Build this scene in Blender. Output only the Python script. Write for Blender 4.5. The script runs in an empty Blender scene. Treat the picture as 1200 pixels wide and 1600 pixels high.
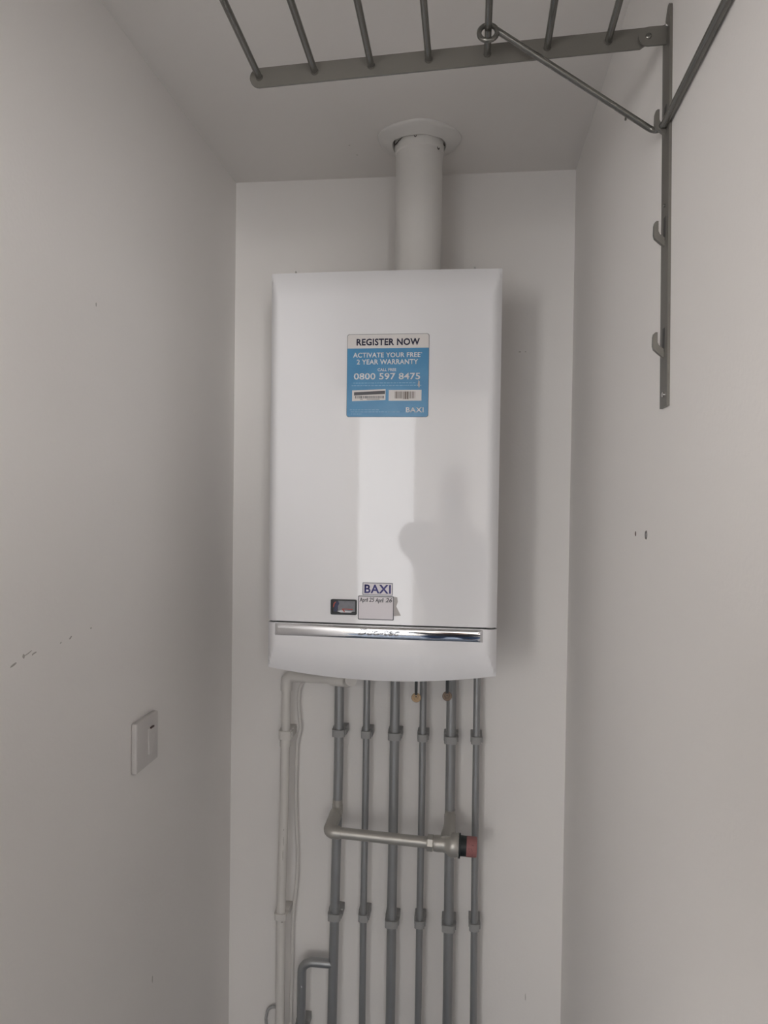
import bpy, bmesh, math, random
from mathutils import Vector, Matrix
random.seed(4)
S = bpy.context.scene
COL = S.collection
PI = math.pi

# ---------------------------------------------------------------- camera
cd = bpy.data.cameras.new('camera')
cam = bpy.data.objects.new('camera', cd)
COL.objects.link(cam)
Rv = Vector((0.99285371, 0.11859795, 0.0132682)); Uv = Vector((-0.01556533, 0.01846378, 0.99970836)); Fv = Vector((-0.11831838, 0.99277068, -0.02017784))
cam.matrix_world = Matrix(((Rv.x, Uv.x, -Fv.x, 0.17228), (Rv.y, Uv.y, -Fv.y, -1.71742), (Rv.z, Uv.z, -Fv.z, 1.65783), (0, 0, 0, 1)))
cd.sensor_fit = 'VERTICAL'; cd.sensor_height = 32.0
cd.lens = 1139.2 / 1600 * 32.0
cd.clip_start = 0.02
S.camera = cam

# ---------------------------------------------------------------- world, light, exposure
w = bpy.data.worlds.new('world'); S.world = w; w.use_nodes = True
w.node_tree.nodes['Background'].inputs[0].default_value = (0.88, 0.94, 1.0, 1)
w.node_tree.nodes['Background'].inputs[1].default_value = 1.0
S.view_settings.view_transform = 'Standard'; S.view_settings.look = 'None'
S.view_settings.gamma = 1; S.view_settings.use_curve_mapping = False
S.view_settings.exposure = -0.30

def area(name, loc, target, sx, sy, power, color):
    l = bpy.data.lights.new(name, 'AREA'); l.shape = 'RECTANGLE'; l.size = sx; l.size_y = sy
    l.energy = power; l.color = color
    o = bpy.data.objects.new(name, l); COL.objects.link(o)
    o.location = loc
    o.rotation_euler = (Vector(target) - Vector(loc)).to_track_quat('-Z', 'Y').to_euler()
    return o
# daylight through the tall window of the hall behind the photographer
YO = -2.00                                   # closet mouth
WX0, WX1, WZ0, WZ1, WY = -0.72, -0.158, 0.60, 2.33, -4.30
WC = (1.0, 0.98, 0.972)
area('hall_window_daylight', ((WX0+WX1)/2, WY, (WZ0+WZ1)/2), ((WX0+WX1)/2, 0, (WZ0+WZ1)/2), WX1-WX0, WZ1-WZ0, 14, WC)
# two fill lights added to brighten the deep closet walls, with no windows behind
area('hall_left_added_fill', (-1.23, WY+0.01, 1.68), (-1.23, 0, 1.68), 0.70, 1.1, 60, WC)
area('hall_right_added_fill', (1.05, WY+0.01, 1.75), (1.05, 0, 1.75), 0.60, 1.0, 80, WC)

# ---------------------------------------------------------------- materials
def mat(name, color, rough=0.5, metal=0.0, coat=0.0, bump=0.0, bscale=300.0, mottle=0.0, mscale=3.0, coat_rough=0.05, spec=0.5, mot_col=None):
    m = bpy.data.materials.new(name); m.use_nodes = True
    nt = m.node_tree; b = nt.nodes['Principled BSDF']
    b.inputs['Base Color'].default_value = (*color, 1); b.inputs['Roughness'].default_value = rough
    b.inputs['Metallic'].default_value = metal; b.inputs['Coat Weight'].default_value = coat
    b.inputs['Coat Roughness'].default_value = coat_rough
    b.inputs['Specular IOR Level'].default_value = spec
    tc = nt.nodes.new('ShaderNodeTexCoord')
    if mottle > 0:
        n = nt.nodes.new('ShaderNodeTexNoise'); n.inputs['Scale'].default_value = mscale; n.inputs['Detail'].default_value = 4
        nt.links.new(tc.outputs['Object'], n.inputs['Vector'])
        mx = nt.nodes.new('ShaderNodeMix'); mx.data_type = 'RGBA'
        mx.inputs['A'].default_value = (*color, 1)
        mc = mot_col or tuple(c*(1-mottle) for c in color)
        mx.inputs['B'].default_value = (*mc, 1)
        nt.links.new(n.outputs['Fac'], mx.inputs['Factor']); nt.links.new(mx.outputs['Result'], b.inputs['Base Color'])
    if bump > 0:
        n = nt.nodes.new('ShaderNodeTexNoise'); n.inputs['Scale'].default_value = bscale; n.inputs['Detail'].default_value = 3
        nt.links.new(tc.outputs['Object'], n.inputs['Vector'])
        bp = nt.nodes.new('ShaderNodeBump'); bp.inputs['Strength'].default_value = bump; bp.inputs['Distance'].default_value = 0.001
        nt.links.new(n.outputs['Fac'], bp.inputs['Height']); nt.links.new(bp.outputs['Normal'], b.inputs['Normal'])
    return m
WALL = mat('wall_paint', (0.88, 0.853, 0.828), 0.55, bump=0.25, bscale=160, mottle=0.04, mscale=2.5, spec=0.3)
CEIL = mat('ceiling_paint', (0.86, 0.83, 0.795), 0.8, bump=0.2, bscale=160, mottle=0.05, spec=0.2)
HALL = mat('hall_paint', (0.78, 0.76, 0.73), 0.7)
FLOORM = mat('floor_vinyl', (0.08, 0.11, 0.16), 0.5, mottle=0.2, mscale=20)
BOIL = mat('boiler_enamel', (0.86, 0.855, 0.87), 0.045, coat=0.0, bump=0.0)
BODY = mat('boiler_case', (0.80, 0.79, 0.79), 0.35)
GAPM = mat('dark_gap', (0.012, 0.012, 0.014), 0.5)
CHROME = mat('chrome', (0.82, 0.83, 0.86), 0.06, metal=1.0)
ENGR = mat('engraved_line', (0.30, 0.30, 0.33), 0.5, metal=0.3)
GREY = mat('grey_pipe_paint', (0.37, 0.38, 0.385), 0.32, metal=0.6, bump=0.15, bscale=120, mottle=0.12, mscale=30)
CLIPG = mat('grey_clip_paint', (0.33, 0.33, 0.325), 0.55, bump=0.2, bscale=200)
SILV = mat('silver_valve_paint', (0.47, 0.455, 0.42), 0.36, metal=0.45, bump=0.3, bscale=90)
WPIPE = mat('white_pipe_paint', (0.72, 0.695, 0.66), 0.45, bump=0.4, bscale=120, mottle=0.08, mscale=30)
FLUE = mat('flue_paint', (0.76, 0.74, 0.71), 0.5, bump=0.3, bscale=80, mottle=0.06, mscale=20)
CRACK = mat('paint_crack', (0.06, 0.05, 0.045), 0.9)
STEEL = mat('rack_steel', (0.21, 0.20, 0.18), 0.42, metal=0.55, bump=0.1, bscale=400, mottle=0.15, mscale=25)
STEELB = mat('rack_rod_steel', (0.19, 0.186, 0.17), 0.24, metal=0.7, mottle=0.2, mscale=40)
SCREW = mat('bright_screw', (0.7, 0.7, 0.7), 0.2, metal=1.0)
BRASS = mat('brass', (0.50, 0.35, 0.21), 0.4, metal=0.6, mottle=0.3, mscale=80)
BRASSD = mat('dull_brass', (0.27, 0.20, 0.15), 0.45, metal=0.5, mottle=0.3, mscale=80)
BLACK = mat('black_plastic', (0.012, 0.014, 0.016), 0.4)
DKGREEN = mat('dark_collar', (0.018, 0.026, 0.027), 0.5, mottle=0.4, mscale=60)
REDCAP = mat('faded_red_cap', (0.40, 0.17, 0.165), 0.6, mottle=0.25, mscale=90)
REDINK = mat('red_cap_print', (0.10, 0.035, 0.035), 0.6)
PLASTIC = mat('switch_plastic', (0.60, 0.575, 0.56), 0.3)
BLUE = mat('sticker_blue', (0.045, 0.225, 0.45), 0.25, mottle=0.35, mscale=28, mot_col=(0.085, 0.31, 0.54), bump=0.3, bscale=35)
PAPER = mat('sticker_white', (0.72, 0.69, 0.67), 0.35)
INK = mat('navy_ink', (0.012, 0.012, 0.045), 0.5)
INKG = mat('grey_ink', (0.10, 0.10, 0.11), 0.6)
INKBR = mat('brown_ink', (0.16, 0.13, 0.11), 0.6)
WTXT = mat('white_ink', (0.80, 0.80, 0.82), 0.4)
FAINT = mat('faint_ink', (0.20, 0.42, 0.62), 0.4)
LOGO = mat('logo_blue', (0.075, 0.075, 0.26), 0.4)
LABELW = mat('label_white', (0.78, 0.74, 0.77), 0.4)
LABELG = mat('label_grey_border', (0.36, 0.36, 0.40), 0.4)
RESID = mat('adhesive_residue', (0.50, 0.47, 0.46), 0.7)
LCD = mat('display_grey', (0.26, 0.26, 0.29), 0.4, mottle=0.4, mscale=150)
LCDB = mat('display_blue', (0.015, 0.022, 0.075), 0.4)
LCDR = mat('display_red', (0.45, 0.07, 0.05), 0.5)
LCDW = mat('display_white', (0.7, 0.7, 0.72), 0.5)
SCUFF = mat('scuff', (0.45, 0.43, 0.40), 0.8)
def glass(name):
    m = mat(name, (1, 1, 1), 0.02); b = m.node_tree.nodes['Principled BSDF']
    b.inputs['Transmission Weight'].default_value = 1; b.inputs['IOR'].default_value = 1.45
    return m
GLASS = glass('window_glass')

# ---------------------------------------------------------------- helpers
def link(name, bm, m, parent=None, smooth=False, angle=35):
    me = bpy.data.meshes.new(name)
    bmesh.ops.recalc_face_normals(bm, faces=bm.faces[:])
    bm.to_mesh(me); bm.free()
    for mm in (m if isinstance(m, (list, tuple)) else [m]): me.materials.append(mm)
    if smooth:
        me.shade_smooth()
        me.set_sharp_from_angle(angle=math.radians(angle))
    o = bpy.data.objects.new(name, me); COL.objects.link(o)
    if parent is not None:
        o.parent = parent
        o.matrix_parent_inverse = parent_inv(parent)
    return o
def parent_inv(p):
    # every mesh is built in world coordinates: only an Empty's own offset has to be undone
    return Matrix.Translation(-p.location) if p.parent is None else Matrix.Identity(4)
def thing(name, label, cat, loc, group=None):
    o = bpy.data.objects.new(name, None); COL.objects.link(o)
    o.empty_display_size = 0.02
    o.location = loc; o['label'] = label; o['category'] = cat
    if group: o['group'] = group
    return o
def tag(o, label, cat, group=None):
    o['label'] = label; o['category'] = cat
    if group: o['group'] = group
    return o
def struct(o): o['kind'] = 'structure'; return o
def lab(o, s): o['label'] = s; return o

def box(bm, x0, x1, y0, y1, z0, z1, bev=0.0, seg=2, mi=0):
    vs = [bm.verts.new((x, y, z)) for x in (x0, x1) for y in (y0, y1) for z in (z0, z1)]
    fs = [bm.faces.new([vs[i] for i in f]) for f in ((0,1,3,2),(4,6,7,5),(0,4,5,1),(2,3,7,6),(0,2,6,4),(1,5,7,3))]
    for f in fs: f.material_index = mi
    bmesh.ops.recalc_face_normals(bm, faces=fs)
    if bev > 0:
        es = list({e for f in fs for e in f.edges})
        bmesh.ops.bevel(bm, geom=es, offset=bev, segments=seg, affect='EDGES', profile=0.5)
def bent(points, r, n=8):
    """polyline with rounded corners of radius r"""
    P = [Vector(p) for p in points]; out = [P[0]]
    for i in range(1, len(P)-1):
        a, b, c = P[i-1], P[i], P[i+1]
        u = (a-b).normalized(); v = (c-b).normalized(); ang = u.angle(v)
        if ang > PI-0.02: out.append(b); continue
        d = min(r/math.tan(ang/2), (a-b).length*0.49, (c-b).length*0.49)
        rr = d*math.tan(ang/2)
        cen = b + (u+v).normalized()*(rr/math.sin(ang/2))
        s = b+u*d-cen; e = b+v*d-cen; tot = s.angle(e)
        for k in range(n+1):
            t = k/n
            out.append(cen + (s*math.sin((1-t)*tot)+e*math.sin(t*tot))/math.sin(tot))
    out.append(P[-1]); return out
def tube(bm, pts, r, n=20, closed=False, rad=None, mi=0):
    P = [Vector(p) for p in pts]; N = len(P); rings = []
    up = None
    for i in range(N):
        if closed: t = (P[(i+1) % N]-P[i-1]).normalized()
        else: t = (P[min(i+1, N-1)]-P[max(i-1, 0)]).normalized()
        if up is None:
            up = t.orthogonal().normalized()
        else:
            up = (up - t*up.dot(t)).normalized()
        s = t.cross(up); rr = rad[i] if rad else r
        rings.append([bm.verts.new(P[i] + (up*math.cos(a)+s*math.sin(a))*rr) for a in [2*PI*k/n for k in range(n)]])
    m = N if closed else N-1
    for i in range(m):
        A, B = rings[i], rings[(i+1) % N]
        for k in range(n):
            f = bm.faces.new((A[k], A[(k+1) % n], B[(k+1) % n], B[k])); f.material_index = mi
    if not closed:
        bm.faces.new(rings[0][::-1]).material_index = mi; bm.faces.new(rings[-1]).material_index = mi
def lathe(bm, prof, origin, axis, n=32, mi=0):
    """prof: (distance along axis, radius)"""
    o = Vector(origin); ax = Vector(axis).normalized()
    tube(bm, [o+ax*d for d, r in prof], 0, n, rad=[max(r, 1e-5) for d, r in prof], mi=mi)
def lathe2(bm, prof, origin, axis, n=32, mi=0):
    """lathe with steps allowed (same distance twice)"""
    o = Vector(origin); ax = Vector(axis).normalized(); u = ax.orthogonal().normalized(); s = ax.cross(u)
    rings = [[bm.verts.new(o+ax*d+(u*math.cos(2*PI*k/n)+s*math.sin(2*PI*k/n))*max(r, 1e-5)) for k in range(n)] for d, r in prof]
    for A, B in zip(rings, rings[1:]):
        for k in range(n):
            f = bm.faces.new((A[k], A[(k+1) % n], B[(k+1) % n], B[k])); f.material_index = mi
    bm.faces.new(rings[0][::-1]).material_index = mi; bm.faces.new(rings[-1]).material_index = mi
def prism(bm, poly, fn, d0, d1, mi=0):
    """poly of (a,b); fn(a,b,d) -> xyz; extruded from d0 to d1"""
    A = [bm.verts.new(fn(a, b, d0)) for a, b in poly]; B = [bm.verts.new(fn(a, b, d1)) for a, b in poly]
    n = len(poly)
    bm.faces.new(A[::-1]).material_index = mi; bm.faces.new(B).material_index = mi
    for k in range(n): bm.faces.new((A[k], A[(k+1) % n], B[(k+1) % n], B[k])).material_index = mi
def rrect(x0, x1, z0, z1, r, n=6):
    out = []
    for cx, cz, a0 in ((x1-r, z1-r, 0), (x0+r, z1-r, 90), (x0+r, z0+r, 180), (x1-r, z0+r, 270)):
        for k in range(n+1):
            a = math.radians(a0+90*k/n); out.append((cx+r*math.cos(a), cz+r*math.sin(a)))
    return out
XZ = lambda a, b, d: (a, d, b)         # flat on a plane facing the closet front
XY = lambda a, b, d: (a, b, d)
YZ = lambda a, b, d: (d, a, b)
def text_bm(s, x0, x1, z0, z1, y, bold=0.0, depth=0.0002, shear=0.0, tilt=0.0, outline=0.0, space=1.0):
    c = bpy.data.curves.new('lettering', 'FONT'); c.body = s; c.size = 1; c.offset = bold; c.shear = shear
    c.resolution_u = 3; c.space_character = space
    o = bpy.data.objects.new('lettering_source', c); COL.objects.link(o)
    dg = bpy.context.evaluated_depsgraph_get(); me = bpy.data.meshes.new_from_object(o.evaluated_get(dg))
    bpy.data.objects.remove(o); bpy.data.curves.remove(c)
    bm = bmesh.new(); bm.from_mesh(me); bpy.data.meshes.remove(me)
    xs = [v.co.x for v in bm.verts]; ys = [v.co.y for v in bm.verts]
    a0, a1, b0, b1 = min(xs), max(xs), min(ys), max(ys)
    for v in bm.verts:
        X = x0+(v.co.x-a0)/(a1-a0)*(x1-x0); Z = z0+(v.co.y-b0)/(b1-b0)*(z1-z0)
        v.co = (X, y, Z+(X-(x0+x1)/2)*tilt)
    r = bmesh.ops.extrude_face_region(bm, geom=bm.faces[:])
    for v in [g for g in r['geom'] if isinstance(g, bmesh.types.BMVert)]: v.co.y -= depth
    return bm
def merge(bms):
    out = bmesh.new()
    for b in bms:
        me = bpy.data.meshes.new('tmp'); b.to_mesh(me); b.free(); out.from_mesh(me); bpy.data.meshes.remove(me)
    return out

# ================================================================= THE SETTING
XL, XR, H = -0.4017, 0.3983, 2.4108
def slab(name, x0, x1, y0, y1, z0, z1, m, parent=None):
    bm = bmesh.new(); box(bm, x0, x1, y0, y1, z0, z1)
    o = link(name, bm, m, parent)
    if parent is None: struct(o)
    return o
wall_back = slab('wall_back', XL-0.1, XR+0.1, 0, 0.1, 0, H, WALL)
wall_left = slab('wall_left', XL-0.1, XL, YO, 0, 0, H, WALL)
wall_right = slab('wall_right', XR, XR+0.1, YO, 0, 0, H, WALL)
ceiling = slab('ceiling', -1.7, 1.5, WY-0.1, 0.1, H, H+0.1, CEIL)
floor = slab('floor', -1.7, 1.5, WY-0.1, 0.1, -0.1, 0, FLOORM)
slab('wall_hall_left', -1.7, -1.6, WY, YO, 0, H, HALL)
slab('wall_hall_right', 1.4, 1.5, WY, YO, 0, H, HALL)
slab('wall_closet_side_left', -1.6, XL-0.1, YO, YO+0.1, 0, H, HALL)
slab('wall_closet_side_right', XR+0.1, 1.4, YO, YO+0.1, 0, H, HALL)
bm = bmesh.new()
box(bm, -1.6, WX0, WY-0.1, WY, 0, H); box(bm, WX1, 1.4, WY-0.1, WY, 0, H)
box(bm, WX0, WX1, WY-0.1, WY, 0, WZ0); box(bm, WX0, WX1, WY-0.1, WY, WZ1, H)
struct(link('wall_hall_back', bm, HALL))

slab('wall_closet_header', XL-0.1, XR+0.1, YO, YO+0.1, 2.09, H, HALL)

# marks on the walls
def blob(bm, fn, a, b, ra, rb, rot, d0, d1, seed):
    rnd = random.Random(seed); pts = []
    for k in range(11):
        t = 2*PI*k/11; r = rnd.uniform(0.65, 1.1); u = ra*r*math.cos(t); v = rb*r*math.sin(t)
        pts.append((a+u*math.cos(rot)-v*math.sin(rot), b+u*math.sin(rot)+v*math.cos(rot)))
    prism(bm, pts, fn, d0, d1)
for i, (y, z, ra, rb, rot) in enumerate([(-0.858, 1.4385, 0.007, 0.0018, 0.25), (-0.836, 1.4450, 0.003, 0.0035, 0.9), (-0.826, 1.447, 0.008, 0.0010, 0.25),
        (-0.8136, 1.4440, 0.007, 0.0013, 0.2), (-0.7496, 1.4460, 0.0025, 0.0012, 0.3), (-0.7247, 1.4480, 0.004, 0.0014, 0.5), (-0.6673, 1.4520, 0.0022, 0.0016, 0), (-0.657, 1.9464, 0.0018, 0.004, 0),
        (-0.44, 0.757, 0.0015, 0.008, 0)]):
    bm = bmesh.new(); blob(bm, YZ, y, z, ra, rb, rot, XL, XL+0.0002, i); link('scuff_mark', bm, SCUFF, wall_left)
bm = bmesh.new(); lathe2(bm, [(0, .0036), (.0003, .0036)], (XR+0.0001, -0.678, 1.6121), (-1, 0, 0), 14); link('screw_hole', bm, mat('hole_brown', (0.14, 0.10, 0.09), 0.9), wall_right)
bm = bmesh.new()
tube(bm, [(XR-0.0003, -0.7408+0.004*math.cos(a), 1.6135+0.005*math.sin(a)) for a in [2*PI*k/20 for k in range(20)]], 0.0009, 6, closed=True)
lathe2(bm, [(0, .0022), (.0005, .0018)], (XR+0.0001, -0.7425, 1.6130), (-1, 0, 0), 10)
link('wall_plug', bm, mat('plug_grey', (0.16, 0.15, 0.15), 0.7), wall_right)
for i, (x, y, z) in enumerate([(-0.0983, -0.1609, H), (-0.0887, -0.1161, H)]):
    bm = bmesh.new(); blob(bm, XY, x, y, 0.0022, 0.0013, i, H-0.0003, H, 40+i); link('scuff_mark', bm, SCUFF, ceiling)
for i, (x, z, a, b) in enumerate([(0.279, 1.998, 0.0035, 0.001), (0.292, 1.998, 0.0015, 0.001), (0.317, 0.49, 0.0008, 0.010), (-0.145, 0.93, 0.01, 0.004)][:3]):
    bm = bmesh.new(); blob(bm, XZ, x, z, a, b, 0, -0.0003, 0, 60+i); link('scuff_mark', bm, SCUFF, wall_back)

# ================================================================= BOILER
boiler = thing('boiler', 'white wall-hung boiler with a blue sticker, chrome strip and flue on top', 'boiler', (0, 0, 1.31))
YF = -0.3293
ZT, ZS, ZB = 2.0960, 1.4120, 1.3205
def cover_grid(zlo, zhi, depth, top=None, bot=None, nx=90, nz=90, ybase=None):
    """front skin of the case: rounded sides, mitred fall-off at top or bottom"""
    bm = bmesh.new(); rows = []
    ss = lambda t: max(0.0, t)**1.7
    xs = sorted(set([-0.225+0.45*i/nx for i in range(nx+1)]))
    for j in range(nz+1):
        t = j/nz; row = []
        for x in xs:
            z0 = zlo(x) if callable(zlo) else zlo; z1 = zhi(x) if callable(zhi) else zhi
            z = z0+(z1-z0)*t
            fs = ss((abs(x)-0.2055)/0.0195)
            ft = ss((z-(z1-top))/top) if top else 0
            fb = ss(((z0+bot)-z)/bot) if bot else 0
            y = YF+0.0035*(x/0.2)**2+depth*max(fs, ft, fb)
            row.append(bm.verts.new((x, y, z)))
        rows.append(row)
    for j in range(nz):
        for i in range(nx):
            bm.faces.new((rows[j][i], rows[j][i+1], rows[j+1][i+1], rows[j+1][i]))
    # rim back to the case
    loop = rows[0][:] + [r[-1] for r in rows[1:]] + rows[-1][-2::-1] + [r[0] for r in rows[-2:0:-1]]
    back = [bm.verts.new((v.co.x, ybase, v.co.z)) for v in loop]
    n = len(loop)
    for k in range(n): bm.faces.new((loop[k], loop[(k+1) % n], back[(k+1) % n], back[k]))
    bm.faces.new(back)
    return bm
link('front_panel', cover_grid(lambda x: ZS+0.0012-0.0025*max(0, (abs(x)-0.2055)/0.0195), ZT, 0.020, top=0.060, nx=90, nz=80, ybase=-0.292), BOIL, boiler, True, 30)
zb = lambda x: 1.2990+0.0175*(x/0.225)**2
link('lower_panel', cover_grid(zb, lambda x: ZS-0.0022-0.0025*max(0, (abs(x)-0.2055)/0.0195), 0.020, bot=0.055, nx=90, nz=30, ybase=-0.292), BOIL, boiler, True, 30)
bm = bmesh.new(); box(bm, -0.2235, 0.2235, -0.2915, 0, 1.326, 2.092, 0.003); link('case', bm, BODY, boiler, True)
bm = bmesh.new(); box(bm, -0.2225, 0.2225, -0.3000, -0.292, 1.404, 1.420); box(bm, -0.2050, 0.2050, -0.320, -0.3000, 1.404, 1.420); lab(link('shadow_gap', bm, GAPM, boiler), 'dark seam between the front panel and the lower panel')
for x in (-0.1774, 0.1725):
    bm = bmesh.new(); lathe2(bm, [(0, .0035), (.004, .0035), (.006, .002)], (x, -0.300, 2.0925), (0, 0, 1), 12); lathe2(bm, [(0.0, .0018), (.008, .0012)], (x, -0.304, 2.0925), (0, 0, 1), 8)
    link('case_screw', bm, SCREW, boiler, True)

# chrome strip with bevelled ends
bm = bmesh.new()
x0, x1 = -0.2072, 0.2003
prof = []
for k in range(13):
    a = -PI/2+PI*k/12; prof.append((-math.cos(a), math.sin(a)))
zc, hh = 1.3965, 0.0122
def yb(x): return YF+0.0035*(x/0.2)**2
NX = 60; rings = []
for i in range(NX+1):
    x = x0+(x1-x0)*i/NX
    rings.append([bm.verts.new((x, yb(x)+0.0010+0.0045*c, zc+hh*s)) for c, s in prof])
e0 = [bm.verts.new((x0-0.0, yb(x0)+0.004, zc+hh*s)) for c, s in prof]
# bevel: pull the end rings' crown inwards
for v, (c, s) in zip(rings[0], prof): v.co.x += 0.006*(-c)*0
for v, (c, s) in zip(rings[-1], prof): v.co.x -= 0.0
def skin(A, B):
    for k in range(len(A)-1): bm.faces.new((A[k], A[k+1], B[k+1], B[k]))
for A, B in zip(rings, rings[1:]): skin(A, B)
for side, ring in ((-1, rings[0]), (1, rings[-1])):
    xe = ring[0].co.x
    for v, (c, s) in zip(ring, prof): v.co.x = xe-side*0.0075*abs(c)
    rim = [bm.verts.new((xe, yb(xe)+0.0010, zc+hh*s)) for c, s in prof]
    for k in range(len(prof)-1): bm.faces.new((ring[k], ring[k+1], rim[k+1], rim[k]))
bmesh.ops.remove_doubles(bm, verts=bm.verts[:], dist=1e-6)
bm2 = bm
strip = link('chrome_strip', bm2, CHROME, boiler, True, 40)
lab(strip, 'polished chrome strip across the lower front')
# engraved script on the strip
def outline_text(s, x0, x1, z0, z1, r, yfn, shear=0.35):
    c = bpy.data.curves.new('script', 'FONT'); c.body = s; c.size = 1; c.shear = shear; c.resolution_u = 3; c.fill_mode = 'NONE'
    o = bpy.data.objects.new('script_source', c); COL.objects.link(o)
    dg = bpy.context.evaluated_depsgraph_get(); me = bpy.data.meshes.new_from_object(o.evaluated_get(dg))
    bpy.data.objects.remove(o)
    V = [v.co.copy() for v in me.vertices]; E = [tuple(e.vertices) for e in me.edges]
    a0 = min(v.x for v in V); a1 = max(v.x for v in V); b0 = min(v.y for v in V); b1 = max(v.y for v in V)
    bm = bmesh.new()
    def q(v):
        X = x0+(v.x-a0)/(a1-a0)*(x1-x0); Z = z0+(v.y-b0)/(b1-b0)*(z1-z0); return Vector((X, yfn(X, Z), Z))
    for a, b in E:
        A, B = q(V[a]), q(V[b])
        if (A-B).length > 1e-6: tube(bm, [A, B], r, 5)
    return bm
def ystrip(x, z):
    s = max(-1, min(1, (z-zc)/hh)); return yb(x)+0.0010-0.0045*math.sqrt(max(0, 1-s*s))
link('engraved_script', outline_text('Duo-tec', -0.0405, 0.0400, 1.3925, 1.4045, 0.00075, ystrip), ENGR, strip)

# --- blue sticker
YS = YF-0.0003
def flat(poly, y, m, name, parent, d=0.0003, smooth=False):
    bm = bmesh.new(); prism(bm, poly, XZ, y, y-d); return link(name, bm, m, parent)
def frect(x0, x1, z0, z1, tilt=0.0):
    xm = (x0+x1)/2; return [(x0, z0+(x0-xm)*tilt), (x1, z0+(x1-xm)*tilt), (x1, z1+(x1-xm)*tilt), (x0, z1+(x0-xm)*tilt)]
SX0, SX1, SZ0, SZ1 = -0.0685, 0.0890, 1.8112, 1.9695
st = flat(rrect(SX0, SX1, SZ0, SZ1, 0.0045), YF+0.001, INKG, 'warranty_sticker', boiler, 0.0014); lab(st, 'square blue and white sticker with phone number on the front panel')
SW = SX1-SX0; SH = SZ1-SZ0
def sx(px): return SX0+(px-107)/(1120-107)*SW     # positions read in the sticker's own proportions
def sz(py): return SZ1-(py-98)/(1130-98)*SH
hdr = [(SX0+0.0008, sz(275)), (SX1-0.0008, sz(275))]+[p for p in rrect(SX0+0.0008, SX1-0.0008, sz(275), SZ1-0.0008, 0.0042)[:14]]
flat(hdr, YS-0.0002, PAPER, 'header_band', st)
body = [(SX1-0.0006, sz(275)), (SX0+0.0006, sz(275))]+rrect(SX0+0.0006, SX1-0.0006, SZ0+0.0006, sz(275), 0.0045)[14:]
flat(body, YS-0.0002, BLUE, 'blue_field', st)
Y2 = YS-0.0005
link('heading_text', text_bm('REGISTER NOW', sx(224), sx(1005), sz(240), sz(155), Y2, bold=0.030, space=1.06), INK, st)
link('slogan_text', text_bm('ACTIVATE YOUR FREE', sx(182), sx(1015), sz(390), sz(328), Y2, bold=0.026, space=1.06), WTXT, st)
link('asterisk', text_bm('*', sx(1020), sx(1036), sz(345), sz(328), Y2, bold=0.01), WTXT, st)
link('slogan_text', text_bm('2 YEAR WARRANTY', sx(230), sx(988), sz(476), sz(412), Y2, bold=0.026, space=1.06), WTXT, st)
link('call_text', text_bm('CALL FREE', sx(490), sx(720), sz(560), sz(524), Y2, bold=0.018, space=1.05), WTXT, st)
link('phone_number', text_bm('0800 597 8475', sx(195), sx(1015), sz(665), sz(582), Y2, bold=0.018, space=1.02), WTXT, st)
link('logo_text', text_bm('BAXI', sx(845), sx(1062), sz(1072), sz(1008), Y2, bold=0.020, space=1.08), WTXT, st)
rnd = random.Random(3)
for py, a, b, t in ((706, 190, 960, 6), (738, 170, 1030, 6), (1040, 150, 520, 5), (1066, 160, 775, 5), (1092, 165, 300, 4)):
    x = a; bm = bmesh.new()
    while x < b:
        wd = rnd.uniform(12, 45); prism(bm, frect(sx(x), sx(min(x+wd, b)), sz(py+t), sz(py-t)), XZ, Y2+0.0002, Y2-0.0001); x += wd+8
    link('small_print', bm, FAINT, st)
bm = bmesh.new(); prism(bm, frect(sx(176), sx(592), sz(925), sz(790), 0.03), XZ, Y2+0.0002, Y2-0.0002, 0)
yy = Y2-0.0002
prism(bm, frect(sx(200), sx(585), sz(852), sz(812), 0.045), XZ, yy, yy-0.0001, 1)
x = 215
while x < 565:
    wd = rnd.uniform(4, 11); prism(bm, frect(sx(x), sx(x+wd), sz(898), sz(866)), XZ, yy, yy-0.0001, 2); x += wd+rnd.uniform(4, 8)
for a, b in ((275, 310), (360, 520)): prism(bm, frect(sx(a), sx(b), sz(912), sz(906)), XZ, yy, yy-0.0001, 2)
link('serial_label', bm, [PAPER, INKG, INKG], st)
bm = bmesh.new(); prism(bm, frect(sx(630), sx(1034), sz(928), sz(793)), XZ, Y2+0.0002, Y2-0.0002, 0)
x = 705
while x < 958:
    wd = rnd.uniform(3, 14) if not 820 < x < 870 else 20; prism(bm, frect(sx(x), sx(min(x+wd, 960)), sz(900 if not 800 < x < 870 else 908), sz(813)), XZ, yy, yy-0.0001, 1); x += wd+rnd.uniform(4, 9)
link('barcode_label', bm, [PAPER, INKBR], st)
bm = bmesh.new()
blob(bm, XZ, sx(1000), sz(720), 0.0022, 0.0085, 0.05, Y2+0.0002, Y2-0.0004, 8)
link('torn_patch', bm, RESID, st)

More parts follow.
